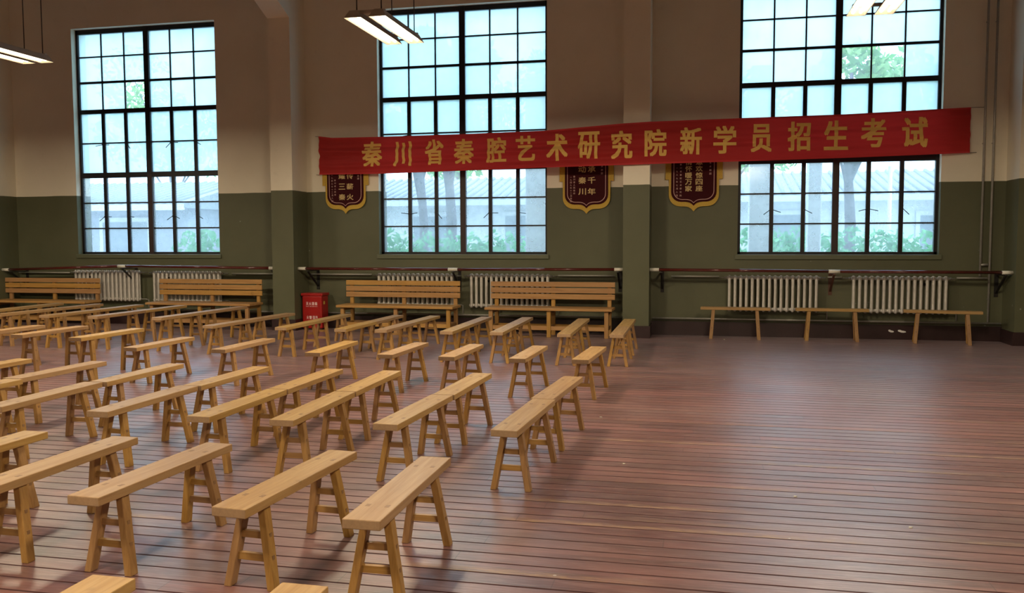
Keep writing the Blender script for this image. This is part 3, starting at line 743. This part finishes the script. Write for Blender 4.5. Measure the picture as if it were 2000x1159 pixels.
def tree(x, y, h, r_, label, seed, n=2600):
    root = empty('garden_tree', (x, y, -.2)); inv = Matrix.Translation(root.location).inverted()
    bm = B(); tube(bm, [(x, y, -.22), (x + .05, y, h * .35), (x - .08, y, h * .7), (x, y, h)], [.17, .14, .10, .04], 9)
    rr = random.Random(seed)
    cs = []
    for k in range(7):
        a = rr.uniform(0, 2 * PI); e = (x + math.cos(a) * r_ * .6, y + math.sin(a) * r_ * .5, h * rr.uniform(.75, 1.15)); cs.append(e)
        tube(bm, [(x, y, h * rr.uniform(.4, .7)), e], [.06, .015], 6)
    o = obj('trunk', bm, M_BARK); o.parent = root; o.matrix_parent_inverse = inv
    bm = B()
    for k, c in enumerate(cs): leaves(bm, c, (r_ * .62, r_ * .6, r_ * .48), n // 7, .17, seed * 9 + k)
    o = obj('foliage', bm, M_LEAF); o.parent = root; o.matrix_parent_inverse = inv
    tag(root, label, 'tree', 'trees outside the windows')
for i, (x, y, h, r_, lb) in enumerate([(-8.3, 25.0, 6.0, 1.5, 'slim tree outside the middle window, left one of its two trunks'), (-6.75, 22.7, 6.4, 1.3, 'slim tree outside the middle window, right one of its two trunks'),
        (3.75, 24, 6.0, 1.4, 'tree with leaning trunk outside the right window'), (-17.5, 38, 8.0, 3.0, 'leafy tree behind the house outside the left window'), (-25.5, 38, 8.5, 3.2, 'leafy tree far left behind the left window'),
        (-11.0, 38.5, 7.4, 2.9, 'leafy tree behind the house roof outside the middle window'), (-4.8, 38.5, 7.8, 2.9, 'leafy tree right of centre behind the house roof'), (9.6, 38.5, 8.6, 2.6, 'leafy tree at the right edge of the right window'),
        (1.4, 38.5, 7.2, 2.9, 'leafy tree behind the house outside the right window'), (6.9, 24.5, 5.2, 1.1, 'bright green tree outside the right part of the right window')]):
    tree(x, y, h, r_, lb, 40 + i)
def house(x0, x1, y, ze, zr, label, openings, wallm=M_HOUSE):
    root = empty('low_house', ((x0 + x1) / 2, y, -.2)); inv = Matrix.Translation(root.location).inverted()
    def add(nm, bm, m):
        o = obj(nm, bm, m); o.parent = root; o.matrix_parent_inverse = inv
    bm = B(); box(bm, x0, x1, y, y + 6, -.25, ze); add('wall', bm, wallm)
    bm = B(); v, f = hexa(bm, [(x0 - .4, y - .8, ze - .05), (x1 + .4, y - .8, ze - .05), (x1 + .4, y + 7, ze - .05), (x0 - .4, y + 7, ze - .05)], [(x0 - .4, y - .8, ze + .08), (x1 + .4, y - .8, ze + .08), (x1 + .4, y + 3, zr), (x0 - .4, y + 3, zr)])
    k = x0 - .3
    while k < x1 + .3: tube(bm, [(k, y - .82, ze + .09), (k, y + 3, zr + .02)], .06, 6); k += .3
    add('tiled_roof', bm, M_ROOF)
    bm = B(); box(bm, x0 - .4, x1 + .4, y - .84, y - .78, ze - .12, ze + .06); add('eave_board', bm, M_TRIM)
    for (a, b, z0, z1) in openings:
        bm = B(); box(bm, a, b, y - .04, y + .02, z0, z1); add('window_opening', bm, M_DOORX)
        bm = B(); box(bm, a - .12, b + .12, y - .06, y - .01, z1, z1 + .14); box(bm, a - .12, a, y - .06, y - .01, z0, z1); box(bm, b, b + .12, y - .06, y - .01, z0, z1); add('window_surround', bm, M_TRIM)
    tag(root, label, 'house')
house(-13.5, -2.6, 28, 2.95, 3.95, 'low pale house with grey tiled roof outside the middle window', [(-12.3, -10.8, 1.0, 2.5), (-9.6, -8.2, 1.0, 2.5), (-6.4, -4.8, 1.0, 2.5)])
house(-.6, 12, 28, 2.95, 3.95, 'low pale house with grey tiled roof outside the right window', [(2.0, 3.4, 1.0, 2.45), (6.4, 7.6, 1.0, 2.4)])
house(-28.5, -15.6, 24, 2.75, 3.7, 'grey house with long dark roof outside the left window', [(-22, -20, .8, 2.3), (-18.6, -17, .8, 2.3)], plain('grey_plank_wall', (.50, .52, .58), .8, 0, .25, 1.5))
def column(x0, x1, y, label):
    bm = B(); box(bm, x0, x1, y - .2, y + .2, -.22, 5.2, 0, .03); tag(obj('concrete_column', bm, M_COL), label, 'column', 'pale columns outside the windows')
column(-3.72, -3.27, 18.4, 'pale square column outside the right side of the middle window')
column(.93, 1.33, 18.4, 'pale square column outside the left side of the right window')
column(2.10, 2.36, 18.6, 'slim pale column outside, left of centre in the right window')
bm = B(); tube(bm, [(4.55, 23, -.22), (4.55, 23, 3.5)], .05, 8); tube(bm, [(4.55, 23, -.2), (4.55, 23, 0.2)], .12, 8); tag(obj('white_pole', bm, M_TRIM), 'thin white pole outside in the right window, right of the tree trunk', 'pole')
